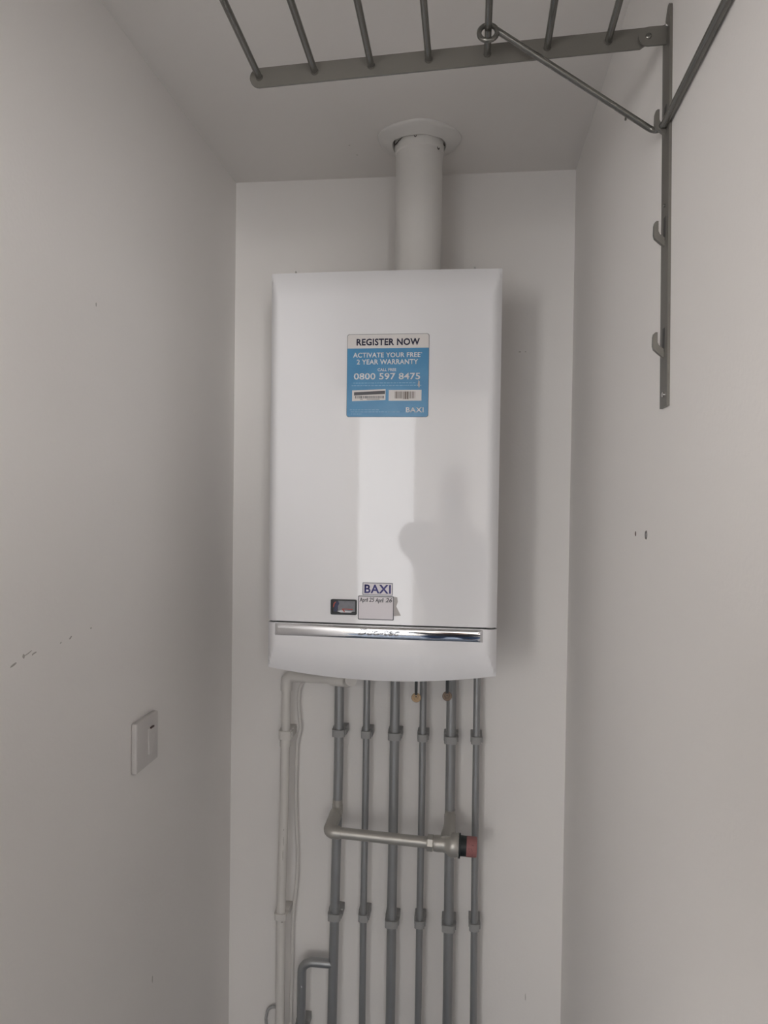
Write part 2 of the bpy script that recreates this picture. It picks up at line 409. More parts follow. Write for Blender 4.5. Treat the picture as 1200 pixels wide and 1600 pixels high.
# --- little badge, date label, display
Yd = yb(0)
bd = flat(rrect(-0.0330, 0.0260, 1.4690, 1.4935, 0.001), Yd+0.001, LABELG, 'badge', boiler, 0.0018)
lab(bd, 'small white badge with blue capital letters above the date label')
flat(frect(-0.0312, 0.0243, 1.4708, 1.4918), Yd-0.0008, LABELW, 'badge_face', bd, 0.0002)
link('badge_letters', text_bm('BAXI', -0.0290, 0.0222, 1.4730, 1.4897, Yd-0.0010, bold=0.026, space=1.10), LOGO, bd)
dl = flat(rrect(-0.0410, 0.0283, 1.4215, 1.4677, 0.0018), Yd+0.001, INKG, 'date_label', boiler, 0.0014)
lab(dl, 'white date label with dark border and handwritten dates')
flat(rrect(-0.0395, 0.0268, 1.4231, 1.4662, 0.0014), Yd-0.0004, LABELW, 'label_face', dl, 0.0002)
link('handwriting', merge([text_bm('April', -0.0382, -0.0218, 1.4533, 1.4640, Yd-0.0006, bold=0.022, shear=0.1),
     text_bm('25', -0.0200, -0.0095, 1.4560, 1.4645, Yd-0.0006, bold=0.018, shear=0.25),
     text_bm('April', -0.0075, 0.0085, 1.4530, 1.4640, Yd-0.0006, bold=0.022, shear=0.15),
     text_bm('26', 0.0120, 0.0250, 1.4560, 1.4645, Yd-0.0006, bold=0.018, shear=0.25)]), INKG, dl)
bm = bmesh.new(); prism(bm, [(0.0286, 1.430), (0.0286, 1.4675), (0.0345, 1.4665), (0.0360, 1.458), (0.0330, 1.449), (0.0375, 1.440), (0.0420, 1.4312), (0.033, 1.4305)], XZ, Yd+0.001, Yd-0.0002)
lab(link('adhesive_residue', bm, RESID, boiler), 'grey torn residue beside the date label')
# display
DX0, DX1, DZ0, DZ1 = -0.0945, -0.0435, 1.4298, 1.4595
Ye = yb(0.07)
dp = bmesh.new()
out = rrect(DX0, DX1, DZ0, DZ1, 0.0028); inn = rrect(DX0+0.0035, DX1-0.0030, DZ0+0.0035, DZ1-0.0025, 0.0012)
def loopv(bm, poly, y): return [bm.verts.new((a, y, b)) for a, b in poly]
L = [loopv(dp, out, Ye+0.002), loopv(dp, out, Ye-0.0034), loopv(dp, inn, Ye-0.0034), loopv(dp, inn, Ye-0.0006)]
for A, B in zip(L, L[1:]):
    n = len(A)
    for k in range(n): dp.faces.new((A[k], A[(k+1) % n], B[(k+1) % n], B[k]))
dp.faces.new(L[-1])
disp = link('display', dp, BLACK, boiler); lab(disp, 'small dark-framed pressure display window')
yy = Ye-0.0006
flat(frect(DX0+0.014, DX1-0.0035, DZ0+0.006, DZ1-0.003), yy, LCD, 'screen', disp, 0.0004)
flat([(DX0+.0125, DZ0+.0065), (DX0+.020, DZ0+.0040), (DX1-.012, DZ0+.0042), (DX1-.008, DZ0+.0065), (DX0+.020, DZ0+.0085)], yy-0.0004, LCDW, 'screen_edge', disp, 0.0002)
flat([(DX0+.006, DZ0+.006), (DX0+.012, DZ0+.005), (DX0+.0135, DZ0+.015), (DX0+.0165, DZ0+.021), (DX0+.015, DZ1-.004), (DX0+.008, DZ1-.004), (DX0+.0075, DZ0+.016)], yy-0.0004, LCDB, 'dial', disp, 0.0002)
flat([(DX0+.0045, DZ0+.014), (DX0+.0062, DZ0+.014), (DX0+.0075, DZ1-.009), (DX0+.0105, DZ1-.006), (DX0+.009, DZ1-.005), (DX0+.0055, DZ1-.008)], yy-0.0006, LCDR, 'needle', disp, 0.0002)
flat([(DX0+.023, DZ0+.009), (DX0+.0265, DZ0+.005), (DX0+.028, DZ0+.0055), (DX0+.0255, DZ0+.0105), (DX1-.008, DZ0+.0095), (DX1-.008, DZ0+.0115), (DX0+.022, DZ0+.0118)], yy-0.0006, LCDR, 'red_mark', disp, 0.0002)

# ================================================================= FLUE
FX, FY, FR = 0.0530, -0.1700, 0.0490
flue = thing('flue_pipe', 'thick round white flue rising from boiler top to ceiling collar', 'flue', (FX, FY, 2.09))
bm = bmesh.new(); lathe2(bm, [(0, FR), (0.285, FR), (0.287, FR+0.0025), (0.3185, FR+0.0032)], (FX, FY, 2.0922), (0, 0, 1), 48)
link('pipe', bm, FLUE, flue, True)
bm = bmesh.new(); n = 72; rings = []
rnd = random.Random(9); ph = [rnd.uniform(0, 6.28) for _ in range(6)]
def wob(a): return 0.0018*math.sin(3*a+ph[0])+0.0012*math.sin(5*a+ph[1])+0.0008*math.sin(9*a+ph[2])
for r, z in ((FR+0.0045, H-0.003), (FR+0.0050, H-0.0125), (FR+0.0075, H-0.0150), (FR+0.014, H-0.0125), (0.075, H-0.0075), (0.0835, H-0.0050), (0.0865, H-0.0025), (0.0870, H-0.0001)):
    rings.append([bm.verts.new((FX-0.001+(r+(wob(a) if r > 0.06 else wob(a)*0.4))*math.cos(a), FY+(r+(wob(a+1) if r > 0.06 else 0))*math.sin(a), z+(wob(a)*0.6 if z < H-0.004 else 0))) for a in [2*PI*k/n for k in range(n)]])
for A, B in zip(rings, rings[1:]):
    for k in range(n): bm.faces.new((A[k], A[(k+1) % n], B[(k+1) % n], B[k]))
lab(link('ceiling_collar', bm, FLUE, flue, True, 50), 'uneven painted collar against the ceiling')
for a0, a1, rr, zz, t in ((188, 232, FR+0.0044, H-0.0135, 0.0011), (205, 222, FR+0.0062, H-0.0165, 0.0008), (262, 268, FR+0.0060, H-0.0155, 0.0008), (318, 326, FR+0.0038, H-0.032, 0.0012), (340, 352, FR+0.0052, H-0.016, 0.0009)):
    bm = bmesh.new(); tube(bm, [(FX+rr*math.cos(math.radians(a)), FY+rr*math.sin(math.radians(a)), zz-0.004*math.sin((a-a0)/(a1-a0)*PI)) for a in [a0+(a1-a0)*k/8 for k in range(9)]], t, 6, rad=[t*(0.3+0.7*math.sin(PI*(k+0.5)/9)) for k in range(9)])
    link('paint_crack', bm, CRACK, flue)

# ================================================================= PIPES AND CLIPS
PY = -0.045
def clip(parent, x, z, r, m, name='pipe_clip', hgt=0.0165):
    bm = bmesh.new(); n = 28; W = r+0.0038
    outer = []; inner = []
    for k in range(n):
        a = 2*PI*k/n; c, s = math.cos(a), math.sin(a)
        sc = (abs(c)**5+abs(s)**5)**(-1/5)
        outer.append((x+W*c*sc, PY+(W-0.0005)*s*sc)); inner.append((x+(r+0.0002)*c, PY+(r+0.0002)*s))
    for z0, z1 in ((z-hgt/2, z+hgt/2),):
        R = [[bm.verts.new((a, b, zz)) for a, b in pl] for pl, zz in ((inner, z0), (outer, z0), (outer, z1), (inner, z1), (inner, z0))]
        for A, B in zip(R, R[1:]):
            for k in range(n): bm.faces.new((A[k], A[(k+1) % n], B[(k+1) % n], B[k]))
    bmesh.ops.remove_doubles(bm, verts=bm.verts[:], dist=1e-6)
    bm2 = bm
    # foot that reaches the wall, a little wider and taller than the band
    box(bm2, x-W-0.0015, x+W+0.0015, PY+W*0.8, 0, z-hgt/2-0.001, z+hgt/2+0.001, 0.001)
    box(bm2, x+W-0.001, x+W+0.0022, PY-0.004, PY+W*0.8+0.001, z-hgt/2+0.003, z+hgt/2-0.003, 0.0006)
    return link(name, bm2, m, parent, True, 35)
ORD = ['first', 'second', 'third', 'fourth', 'fifth', 'sixth']
defs = [(((-0.1268, 1.3250), (-0.1262, 1.02), (-0.1313, 0.69), (-0.1345, 0.43), (-0.139, 0.0)), 0.0112),
        (((-0.0614, 1.3250), (-0.0618, 0.95), (-0.0630, 0.70), (-0.0628, 0.43), (-0.063, 0.0)), 0.0078),
        (((0.0046, 1.3250), (0.0044, 0.95), (0.0036, 0.70), (0.0036, 0.43), (0.003, 0.0)), 0.0112),
        (((0.0697, 1.3250), (0.0697, 0.95), (0.0688, 0.70), (0.0682, 0.43), (0.067, 0.0)), 0.0078),
        (((0.1343, 1.3250), (0.1347, 0.95), (0.1357, 0.70), (0.1363, 0.43), (0.137, 0.0)), 0.0112),
        (((0.1923, 1.3250), (0.1931, 0.95), (0.1946, 0.70), (0.1962, 0.43), (0.199, 0.0)), 0.0080)]
lbl = ['leftmost grey wall pipe, thick, with a side branch near the picture bottom',
       'thin grey pipe between the leftmost and the middle thick grey pipes',
       'thick grey pipe in the middle of the row, with no fitting on it',
       'thin grey pipe running down just right of the middle thick one',
       'thick grey pipe that the valve body with the red cap sits on',
       'rightmost grey pipe, thin, passing behind the faded red cap']
cz = [(1.1072, 0.673), (1.106, 0.675), (1.106, 0.668), (1.1055, 0.671), (1.1045, 0.669), (1.106, 0.675)]
def xat(pts, z):
    for (xa, za), (xb, zb_) in zip(pts, pts[1:]):
        if zb_ <= z <= za: return xa+(xb-xa)*(za-z)/(za-zb_)
pipes = []
for k, (pts, r) in enumerate(defs):
    t = thing('water_pipe', lbl[k], 'pipe', (pts[-1][0], PY, 0), 'grey pipes under the boiler')
    bm = bmesh.new(); tube(bm, [(x, PY, z) for x, z in pts], r, 24); link('tube', bm, GREY, t, True)
    for z in cz[k]: clip(t, xat(pts, z), z, r, CLIPG)
    pipes.append(t)
# couplings where the first and fifth pipes meet the cross fittings
bm = bmesh.new(); lathe2(bm, [(0, .0112), (0, .0126), (0.022, .0126), (0.022, .0118), (0.034, .0118), (0.034, .0112)], (-0.1275, PY, 0.915), (0, 0, 1), 24); link('tee_socket', bm, SILV, pipes[0], True)
bm = bmesh.new(); lathe2(bm, [(0, .0112), (0, .0130), (0.024, .0130), (0.024, .0120), (0.036, .0120), (0.036, .0112)], (0.1352, PY, 0.905), (0, 0, 1), 24); link('tee_socket', bm, SILV, pipes[4], True)
# branch of the first pipe
bm = bmesh.new(); tube(bm, bent([(-0.1325, PY, 0.5565), (-0.2085, PY, 0.5565), (-0.2105, PY, 0.0)], 0.026), 0.0105, 24)
link('branch_pipe', bm, GREY, pipes[0], True)
clip(pipes[0], -0.2088, 0.398, 0.0105, CLIPG)
bm = bmesh.new(); blob(bm, XZ, -0.2065, 0.502, 0.0012, 0.0035, 0.2, PY-0.0103, PY-0.0108, 77); link('paint_chip', bm, WTXT, pipes[0])

# white drain pipe with its elbow and clips
wp = thing('drain_pipe', 'white painted pipe left of the grey pipes, bending under the boiler', 'pipe', (-0.262, PY, 0))
wpts = [(-0.2530, 1.2245), (-0.2555, 0.94), (-0.2605, 0.68), (-0.2600, 0.43), (-0.262, 0)]
bm = bmesh.new(); tube(bm, bent([(-0.085, -0.13, 1.2520), (-0.100, -0.088, 1.2400), (-0.2530, PY, 1.2325)]+[(x, PY, z) for x, z in wpts[1:]], 0.020), 0.0108, 24); link('tube', bm, WPIPE, wp, True)
bm = bmesh.new(); tube(bm, bent([(-0.226, PY-0.001, 1.2335), (-0.2530, PY, 1.2325), (-0.2532, PY, 1.200)], 0.019), 0.0136, 24); link('elbow', bm, WPIPE, wp, True, 50)
bm = bmesh.new(); tube(bm, bent([(-0.140, -0.0765, 1.2375), (-0.099, -0.088, 1.2385), (-0.085, -0.13, 1.2520)], 0.018), 0.0135, 24); link('elbow', bm, WPIPE, wp, True, 50)
clip(wp, -0.2540, 1.0960, 0.0108, WPIPE, hgt=0.0200); clip(wp, -0.2602, 0.664, 0.0108, WPIPE, hgt=0.015)
bm = bmesh.new(); lathe2(bm, [(0, .0108), (0, .0132), (0.016, .0128), (0.020, .0112)], (-0.2542, PY, 1.068), (0, 0, 1), 24); link('pipe_socket', bm, WPIPE, wp, True)
for i, (x, z, a, b) in enumerate([(-0.2535, 0.872, 0.0014, 0.0016), (-0.2540, 0.845, 0.0007, 0.012), (-0.2548, 0.812, 0.0007, 0.014), (-0.2560, 0.652, 0.0030, 0.0016)]):
    bm = bmesh.new(); blob(bm, XZ, x, z, a, b, 0, PY-0.0100, PY-0.0112, 90+i); link('paint_scratch', bm, SCUFF, wp)

# white cable beside the drain pipe
bm = bmesh.new()
cp = [(-0.150, -0.062, 1.229), (-0.160, -0.040, 1.226), (-0.180, -0.020, 1.224), (-0.208, -0.014, 1.222), (-0.2255, -0.012, 1.205), (-0.2315, -0.012, 1.170), (-0.2290, -0.012, 1.130), (-0.2255, -0.014, 1.100), (-0.2320, -0.014, 1.072), (-0.2345, -0.012, 1.040), (-0.2355, -0.012, 0.95), (-0.2335, -0.012, 0.87),
      (-0.2300, -0.012, 0.80), (-0.2310, -0.012, 0.73), (-0.2370, -0.014, 0.665), (-0.2400, -0.012, 0.62), (-0.2400, -0.012, 0.50), (-0.2420, -0.012, 0.40), (-0.243, -0.012, 0.0)]
def smooth(pts, n=5):
    P = [Vector(p) for p in pts]; out = []
    for i in range(len(P)-1):
        a, b, c, d = P[max(i-1, 0)], P[i], P[i+1], P[min(i+2, len(P)-1)]
        for k in range(n):
            t = k/n; out.append(0.5*((2*b)+(c-a)*t+(2*a-5*b+4*c-d)*t*t+(3*b-3*c+d-a)*t**3))
    out.append(P[-1]); return out
tube(bm, smooth(cp), 0.0044, 12)
tag(link('white_cable', bm, WPIPE, None, True), 'thin white painted cable wandering beside the white drain pipe', 'cable')
bm = bmesh.new()
lp = [(-0.262, -0.010, 0.36), (-0.262, -0.010, 0.385)]+[(-0.2830+0.0195*math.cos(a), -0.010, 0.395+0.020*math.sin(a)) for a in [PI*k/10 for k in range(11)]]+[(-0.305, -0.010, 0.38), (-0.303, -0.010, 0.35), (-0.290, -0.010, 0.0)]
tube(bm, smooth(lp, 3), 0.0035, 12)
tag(link('looped_cable', bm, mat('grey_cable', (0.42, 0.42, 0.42), 0.5), None, True), 'small grey cable loop left of the white pipe at the picture bottom', 'cable')

# ================================================================= BYPASS VALVE
BY = -0.118
bv = thing('bypass_valve', 'silver pressure valve and cross pipe with a black and faded red cap', 'valve', (0.12, BY, 0.89))
bm = bmesh.new(); tube(bm, [(-0.1300, BY, 0.9045), (0.092, BY, 0.8955)], 0.0122, 24); lab(link('cross_pipe', bm, SILV, bv, True), 'silver painted horizontal pipe')
bm = bmesh.new()
tube(bm, bent([(-0.1290, PY-0.004, 0.9190), (-0.1335, BY-0.002, 0.9055), (-0.108, BY, 0.9038)], 0.017), 0.0144, 24)
lathe2(bm, [(0, .0152), (0.012, .0152)], (-0.1290, PY-0.009, 0.9180), (-0.04, -0.98, -0.18), 24)
link('elbow', bm, SILV, bv, True, 50)
bm = bmesh.new(); lathe2(bm, [(0, .0150), (.0015, .0190), (.013, .0190), (.0150, .0165)], (0.0870, BY, 0.8957), (1, 0, -0.03), 8); link('compression_nut', bm, SILV, bv, False)
bm = bmesh.new()
lathe2(bm, [(0, .0160), (.004, .0172), (.010, .0178), (.020, .0172), (.028, .0180), (.034, .0235), (.040, .0258), (.050, .0255), (.056, .0240)], (0.1015, BY, 0.8953), (1, 0, -0.03), 32)
link('valve_body', bm, SILV, bv, True, 50)
bm = bmesh.new()
tube(bm, [(0.1355, PY-0.004, 0.9300), (0.1358, -0.075, 0.9220), (0.1350, -0.090, 0.9140), (0.1330, BY, 0.9000)], 0, 20, rad=[0.0122, 0.0126, 0.0145, 0.0205])
link('valve_inlet', bm, SILV, bv, True, 50)
bm = bmesh.new(); lathe2(bm, [(0, .0235), (.0006, .0262), (.0035, .0262), (.0042, .0215), (.0170, .0212)], (0.1570, BY, 0.8937), (1, 0, -0.03), 32); lab(link('collar', bm, DKGREEN, bv, True), 'black collar')
bm = bmesh.new()
for k in range(7):
    a = 2*PI*k/7; box(bm, 0.1545, 0.1574, BY+0.0235*math.cos(a)-0.003, BY+0.0235*math.cos(a)+0.003, 0.8937+0.0235*math.sin(a)-0.003, 0.8937+0.0235*math.sin(a)+0.003, 0.001)
link('castellated_edge', bm, SILV, bv)
bm = bmesh.new(); lathe2(bm, [(0, .0205), (0, .0216), (.0205, .0214), (.0225, .0202)], (0.1740, BY, 0.8932), (1, 0, -0.03), 32)
cap = lab(link('cap', bm, REDCAP, bv, True), 'faded red cap')
bm = bmesh.new()
rnd = random.Random(21)
for k in range(16):
    a = PI+rnd.uniform(-1.0, 1.0)*0.9; xx = 0.1765+rnd.uniform(0, 0.016); rr = 0.0214
    yy, zz = BY+rr*math.cos(a), 0.8930+rr*math.sin(a); l = rnd.uniform(0.0012, 0.0035)
    tube(bm, [(xx, yy, zz), (xx+rnd.choice((0, 0.0016)), BY+rr*math.cos(a+l/rr), 0.8930+rr*math.sin(a+l/rr))], 0.00035, 5)
link('cap_marks', bm, REDINK, cap)

# ================================================================= HANGING LEVERS
def lever(x, z0, brass, label):
    Yl = -0.095
    t = thing('valve_handle', label, 'valve', (x, Yl, 1.32), 'isolation valve handles under the boiler')
    bm = bmesh.new(); prism(bm, [(x-0.0040, 1.3250), (x+0.0038, 1.3250), (x+0.0030, z0+0.007), (x+0.0024, z0-0.001), (x-0.0024, z0-0.001), (x-0.0034, z0+0.010)], XZ, Yl-0.0058, Yl-0.0030); link('strap', bm, BLACK, t)
    bm = bmesh.new(); lathe2(bm, [(-0.010, .0070), (0, .0090), (0, .0106), (.0018, .0108), (.0030, .0095), (.0030, .0064), (.0018, .0060)], (x, Yl, z0-0.003), (0, -1, 0), 28); link('disc', bm, brass, t, True, 30)
    bm = bmesh.new(); lathe2(bm, [(0, .0052), (.0036, .0052), (.0044, .0040), (.0044, .0018), (.0036, .0014)], (x, Yl-0.0016, z0), (0, -1, 0), 20); link('screw_head', bm, brass, t, True, 30)
lever(0.0572, 1.2135, BRASS, 'black strap handle with a bright brass disc, the left one under boiler')
lever(0.1262, 1.2200, BRASSD, 'black strap handle with a dull brown disc, the right one under boiler')

# ================================================================= SWITCH
sw = thing('wall_switch', 'grey-white single switch plate with a dark slot on left wall', 'switch', (XL, -0.489, 1.2175))
bm = bmesh.new(); box(bm, XL, XL+0.0105, -0.5325, -0.4455, 1.1745, 1.2625, 0.0028, 3); link('plate', bm, PLASTIC, sw, True)
bm = bmesh.new(); box(bm, XL+0.008, XL+0.0125, -0.4880, -0.4600, 1.1945, 1.2400, 0.001)
for v in bm.verts:
    if v.co.x > XL+0.011: v.co.x += (1.217-v.co.z)*0.06
link('rocker', bm, PLASTIC, sw, True)
bm = bmesh.new(); box(bm, XL+0.0100, XL+0.0130, -0.4800, -0.4670, 1.2385, 1.2415, 0.0004); lab(link('indicator_slot', bm, mat('dark_red_slot', (0.05, 0.015, 0.012), 0.4), sw), 'dark red indicator slot')

# ================================================================= DRYING RACK
rack = thing('drying_rack', 'grey steel fold-down drying rack with rods, fixed to right wall', 'rack', (XR, -0.80, 1.77))
AY = -0.800
def zarm(x): return 2.1925+(x+0.106)*0.045
def arm(Y, name='side_arm', dz=0.0):
    bm = bmesh.new(); h = 0.0122
    pts = [(-0.1055+h*math.cos(a), zarm(-0.1055)+h*math.sin(a)) for a in [PI/2+PI*k/12 for k in range(13)]]
    pts += [(0.3660, zarm(0.366)-h), (0.3760, zarm(0.376)-h+0.006), (0.3800, zarm(0.38)-h+0.007), (0.3800, zarm(0.38)+h-0.002), (0.3740, zarm(0.374)+h)]
    prism(bm, [(a, b+dz) for a, b in pts], XZ, Y, Y+0.003); return link(name, bm, STEEL, rack)
FARY = -1.52; DZ = 0.03
arm(AY); arm(FARY, dz=DZ)
rx = [-0.1052+0.0722*k for k in range(7)]
for x in rx:
    bm = bmesh.new(); zz = zarm(x)+0.0005
    tube(bm, [(x, AY-0.0002, zz), (x+0.0008, FARY, zz+DZ)], 0.0042, 14)
    link('rod', bm, STEELB, rack, True)
    bm = bmesh.new(); lathe2(bm, [(0, .0050), (.001, .0047), (.0025, .0042)], (x, AY, zz), (0, -1, 0.02), 14); link('weld', bm, STEEL, rack, True)
def rail(Y, dz=0.0):
    sh = lambda y, z: (Y+y+(z-2.2)*0.048, z+dz)
    bm = bmesh.new()
    pl = [(-0.0195, 1.768), (0.0130, 1.768), (0.0130, 2.214), (0.0100, 2.222), (-0.0060, 2.2430), (-0.0100, 2.2455), (-0.0145, 2.2455), (-0.0185, 2.2420), (-0.0195, 2.236)]
    prism(bm, [sh(a, b) for a, b in pl], YZ, XR, XR-0.0032); r = link('wall_rail', bm, STEEL, rack)
    # lug turned out from the rail, carries the arm on a rivet
    bm = bmesh.new(); cx, czz, hh2 = 0.3742, 2.2130+dz, 0.0112
    pts = [(cx+hh2*math.cos(a), czz+hh2*math.sin(a)) for a in [PI/2+PI*k/10 for k in range(11)]]+[(XR-0.003, 2.2025+dz), (XR-0.003, 2.2260+dz), (0.390, 2.2245+dz)]
    prism(bm, pts, XZ, Y-0.0020, Y-0.0045); link('hinge_lug', bm, STEEL, rack)
    bm = bmesh.new(); lathe2(bm, [(0, .0036), (.0012, .0034), (.002, .0020)], (cx, Y-0.0045, czz), (0, -1, 0), 14); link('rivet', bm, STEELB, rack, True)
    for z in (2.098, 1.9640, 1.8315):
        yc = sh(-0.002, z)[0]; bm = bmesh.new()
        path = [(XR-0.0025, z-0.0055), (XR-0.0100, z+0.0005), (XR-0.0148, z+0.0050), (XR-0.0160, z+0.0095), (XR-0.0158, z+0.0200), (XR-0.0150, z+0.0235), (XR-0.0130, z+0.0252)]
        inn2 = [(XR-0.0108, z+0.0250), (XR-0.0106, z+0.0130), (XR-0.0092, z+0.0098), (XR-0.0025, z+0.0045)]
        prism(bm, [(a, b+dz) for a, b in path+inn2], XZ, yc-0.0030, yc+0.0030); link('hook', bm, STEEL, rack)
        bm = bmesh.new(); box(bm, XR-0.0036, XR-0.0031, yc-0.0042, yc+0.0042, z+0.002+dz, z+0.030+dz); link('hook_slot', bm, mat('slot_dark', (0.06, 0.058, 0.055), 0.6), rack)
    for z in (1.783, 2.225, 2.008):
        yc = sh(-0.004, z)[0]; bm = bmesh.new(); rr = 0.0035 if z != 2.008 else 0.0018
        lathe2(bm, [(0, rr), (.0012, rr), (.0022, rr*0.6)], (XR-0.0032, yc, z+dz), (-1, 0, 0), 14)
        link('screw', bm, SCREW if z != 2.008 else STEELB, rack, True)
rail(AY); rail(FARY, 0.0)
# U-shaped stay: ring round a rod, down to the hooks and along the wall
x5 = rx[4]; rz = zarm(x5)+0.0015; ry = -0.838
st1 = Vector((x5+0.010, ry, rz+0.003)); hk = Vector((XR-0.0060, AY-0.004, 2.1030))
hk2 = Vector((XR-0.0060, FARY-0.002, 2.1130)); ry2 = FARY+0.04; rz2 = rz+DZ
bm = bmesh.new(); tube(bm, bent([st1, hk+Vector((-0.004, 0.012, 0.001)), hk+Vector((0, -0.02, 0.0)), hk2+Vector((0, 0.02, 0)), hk2+Vector((-0.004, -0.008, 0.001)), (x5+0.010, ry2, rz2+0.003)], 0.010), 0.0037, 14)
tube(bm, [hk+Vector((0.0, -0.012, 0.0)), hk2+Vector((0, 0.012, 0))], 0.0046, 14)
link('support_stay', bm, STEELB, rack, True, 50)
for yy_, zz_ in ((ry, rz), (ry2, rz2)):
    bm = bmesh.new(); n = 28
    tube(bm, [(x5+0.0105*math.cos(a), yy_-0.001+0.0025*math.sin(a), zz_+0.0105*math.sin(a)) for a in [2*PI*k/n for k in range(n)]], 0.0030, 10, closed=True)
    link('stay_ring', bm, STEELB, rack, True, 60)
bm = bmesh.new(); tube(bm, [(0.3500, AY-0.0035, 2.1190), (0.3495, AY-0.004, 2.1150)], 0.0012, 8); link('burr', bm, STEELB, rack)

# ================================================================= THE PHOTOGRAPHER (seen mirrored in the boiler's enamel)
SKIN = mat('skin', (0.50, 0.31, 0.23), 0.55, mottle=0.1, mscale=12)
JACKET = mat('dark_jacket', (0.045, 0.045, 0.055), 0.85, bump=0.4, bscale=250)
JEANS = mat('blue_jeans', (0.05, 0.09, 0.19), 0.9, bump=0.4, bscale=300, mottle=0.2, mscale=10)
HAIRM = mat('dark_hair', (0.02, 0.015, 0.012), 0.6, bump=0.8, bscale=120)
SHOE = mat('black_shoe', (0.02, 0.02, 0.02), 0.5)
def skinned(name, verts, edges, radii, m, parent, root=0, levels=2, extra=None, voxel=None):
    me = bpy.data.meshes.new('skeleton'); me.from_pydata(verts, edges, []); o = bpy.data.objects.new('skeleton', me); COL.objects.link(o)
    md = o.modifiers.new('skin', 'SKIN'); md.use_smooth_shade = True
    for i, r in enumerate(radii): me.skin_vertices[0].data[i].radius = r if isinstance(r, tuple) else (r, r)
    me.skin_vertices[0].data[root].use_root = True
    sb = o.modifiers.new('sub', 'SUBSURF'); sb.levels = levels; sb.render_levels = levels
    out = bpy.data.meshes.new_from_object(o.evaluated_get(bpy.context.evaluated_depsgraph_get()))
    bpy.data.objects.remove(o); bpy.data.meshes.remove(me)
    if extra:
        bm = bmesh.new(); bm.from_mesh(out); bpy.data.meshes.remove(out)
        for e in extra:
            t2 = bpy.data.meshes.new('t'); e.to_mesh(t2); e.free(); bm.from_mesh(t2); bpy.data.meshes.remove(t2)
        out = bpy.data.meshes.new(name); bm.to_mesh(out); bm.free()
    if voxel:
        o = bpy.data.objects.new('remesh_source', out); COL.objects.link(o)
        r = o.modifiers.new('remesh', 'REMESH'); r.mode = 'VOXEL'; r.voxel_size = voxel; r.use_smooth_shade = True
        s2 = o.modifiers.new('smooth', 'SMOOTH'); s2.iterations = 3; s2.factor = 0.5
        new = bpy.data.meshes.new_from_object(o.evaluated_get(bpy.context.evaluated_depsgraph_get()))
        bpy.data.objects.remove(o); out = new
    out.name = name; out.materials.clear(); out.materials.append(m); out.shade_smooth()
    ob = bpy.data.objects.new(name, out); COL.objects.link(ob); ob.parent = parent; ob.matrix_parent_inverse = parent_inv(parent)
    return ob
PX, PYY = 0.19, -2.13
person = thing('person', 'person in dark jacket and jeans holding up a phone, mirrored in boiler front', 'person', (PX, PYY, 0))
def head_bm():
    bm = bmesh.new(); bmesh.ops.create_uvsphere(bm, u_segments=40, v_segments=32, radius=1)
    c = Vector((PX, PYY+0.035, 1.665))
    for v in bm.verts:
        x, y, z = v.co; wz = 1.0-0.28*max(0, -z)**1.5
        X = x*0.074*wz; Y = y*0.094*(1.0-0.12*max(0, -z)); Z = z*0.117
        if y > 0:
            nose = math.exp(-((x/0.16)**2+((z+0.12)/0.20)**2)); Y += 0.020*nose
            for sx_ in (-1, 1): Y -= 0.010*math.exp(-(((x-sx_*0.38)/0.20)**2+((z-0.04)/0.12)**2))
            Y += 0.005*math.exp(-((x/0.3)**2+((z+0.47)/0.07)**2))+0.006*math.exp(-((x/0.3)**2+((z+0.75)/0.15)**2))
            Y -= 0.003*math.exp(-((x/0.3)**2+((z+0.52)/0.03)**2))
        v.co = c+Vector((X, Y, Z))
    for sx_ in (-1, 1):
        e = bmesh.ops.create_uvsphere(bm, u_segments=14, v_segments=10, radius=1)
        for v in e['verts']: v.co = c+Vector((sx_*0.075+v.co.x*0.009, -0.008+v.co.y*0.017, -0.008+v.co.z*0.031))
    return bm
SH, HP = 0.175, 0.095
LE, RE = (-0.062, -1.930, 1.490), (0.325, -1.955, 1.300)
LW, RW = (0.070, -1.805, 1.535), (0.278, -1.805, 1.530)
V = [(PX, PYY, 0.96), (PX, PYY+0.005, 1.14), (PX, PYY+0.005, 1.34), (PX, PYY+0.005, 1.475), (PX, PYY+0.018, 1.59),
     (PX-SH, PYY+0.01, 1.43), LE, LW, (PX+SH-0.005, PYY+0.01, 1.43), RE, RW,
     (PX-HP, PYY, 0.88), (PX-HP-0.01, PYY+0.02, 0.50), (PX-HP-0.01, PYY-0.01, 0.09), (PX-HP-0.015, PYY+0.12, 0.035),
     (PX+HP, PYY, 0.88), (PX+HP+0.01, PYY+0.02, 0.50), (PX+HP+0.01, PYY-0.01, 0.09), (PX+HP+0.015, PYY+0.12, 0.035)]
E_ = [(0, 1), (1, 2), (2, 3), (3, 4), (3, 5), (5, 6), (6, 7), (3, 8), (8, 9), (9, 10), (0, 11), (11, 12), (12, 13), (13, 14), (0, 15), (15, 16), (16, 17), (17, 18)]
R_ = [(0.135, 0.10), (0.12, 0.09), (0.140, 0.095), (0.070, 0.056), 0.052, 0.046, 0.038, 0.027, 0.046, 0.040, 0.027, 0.080, 0.055, 0.038, 0.030, 0.080, 0.055, 0.038, 0.030]
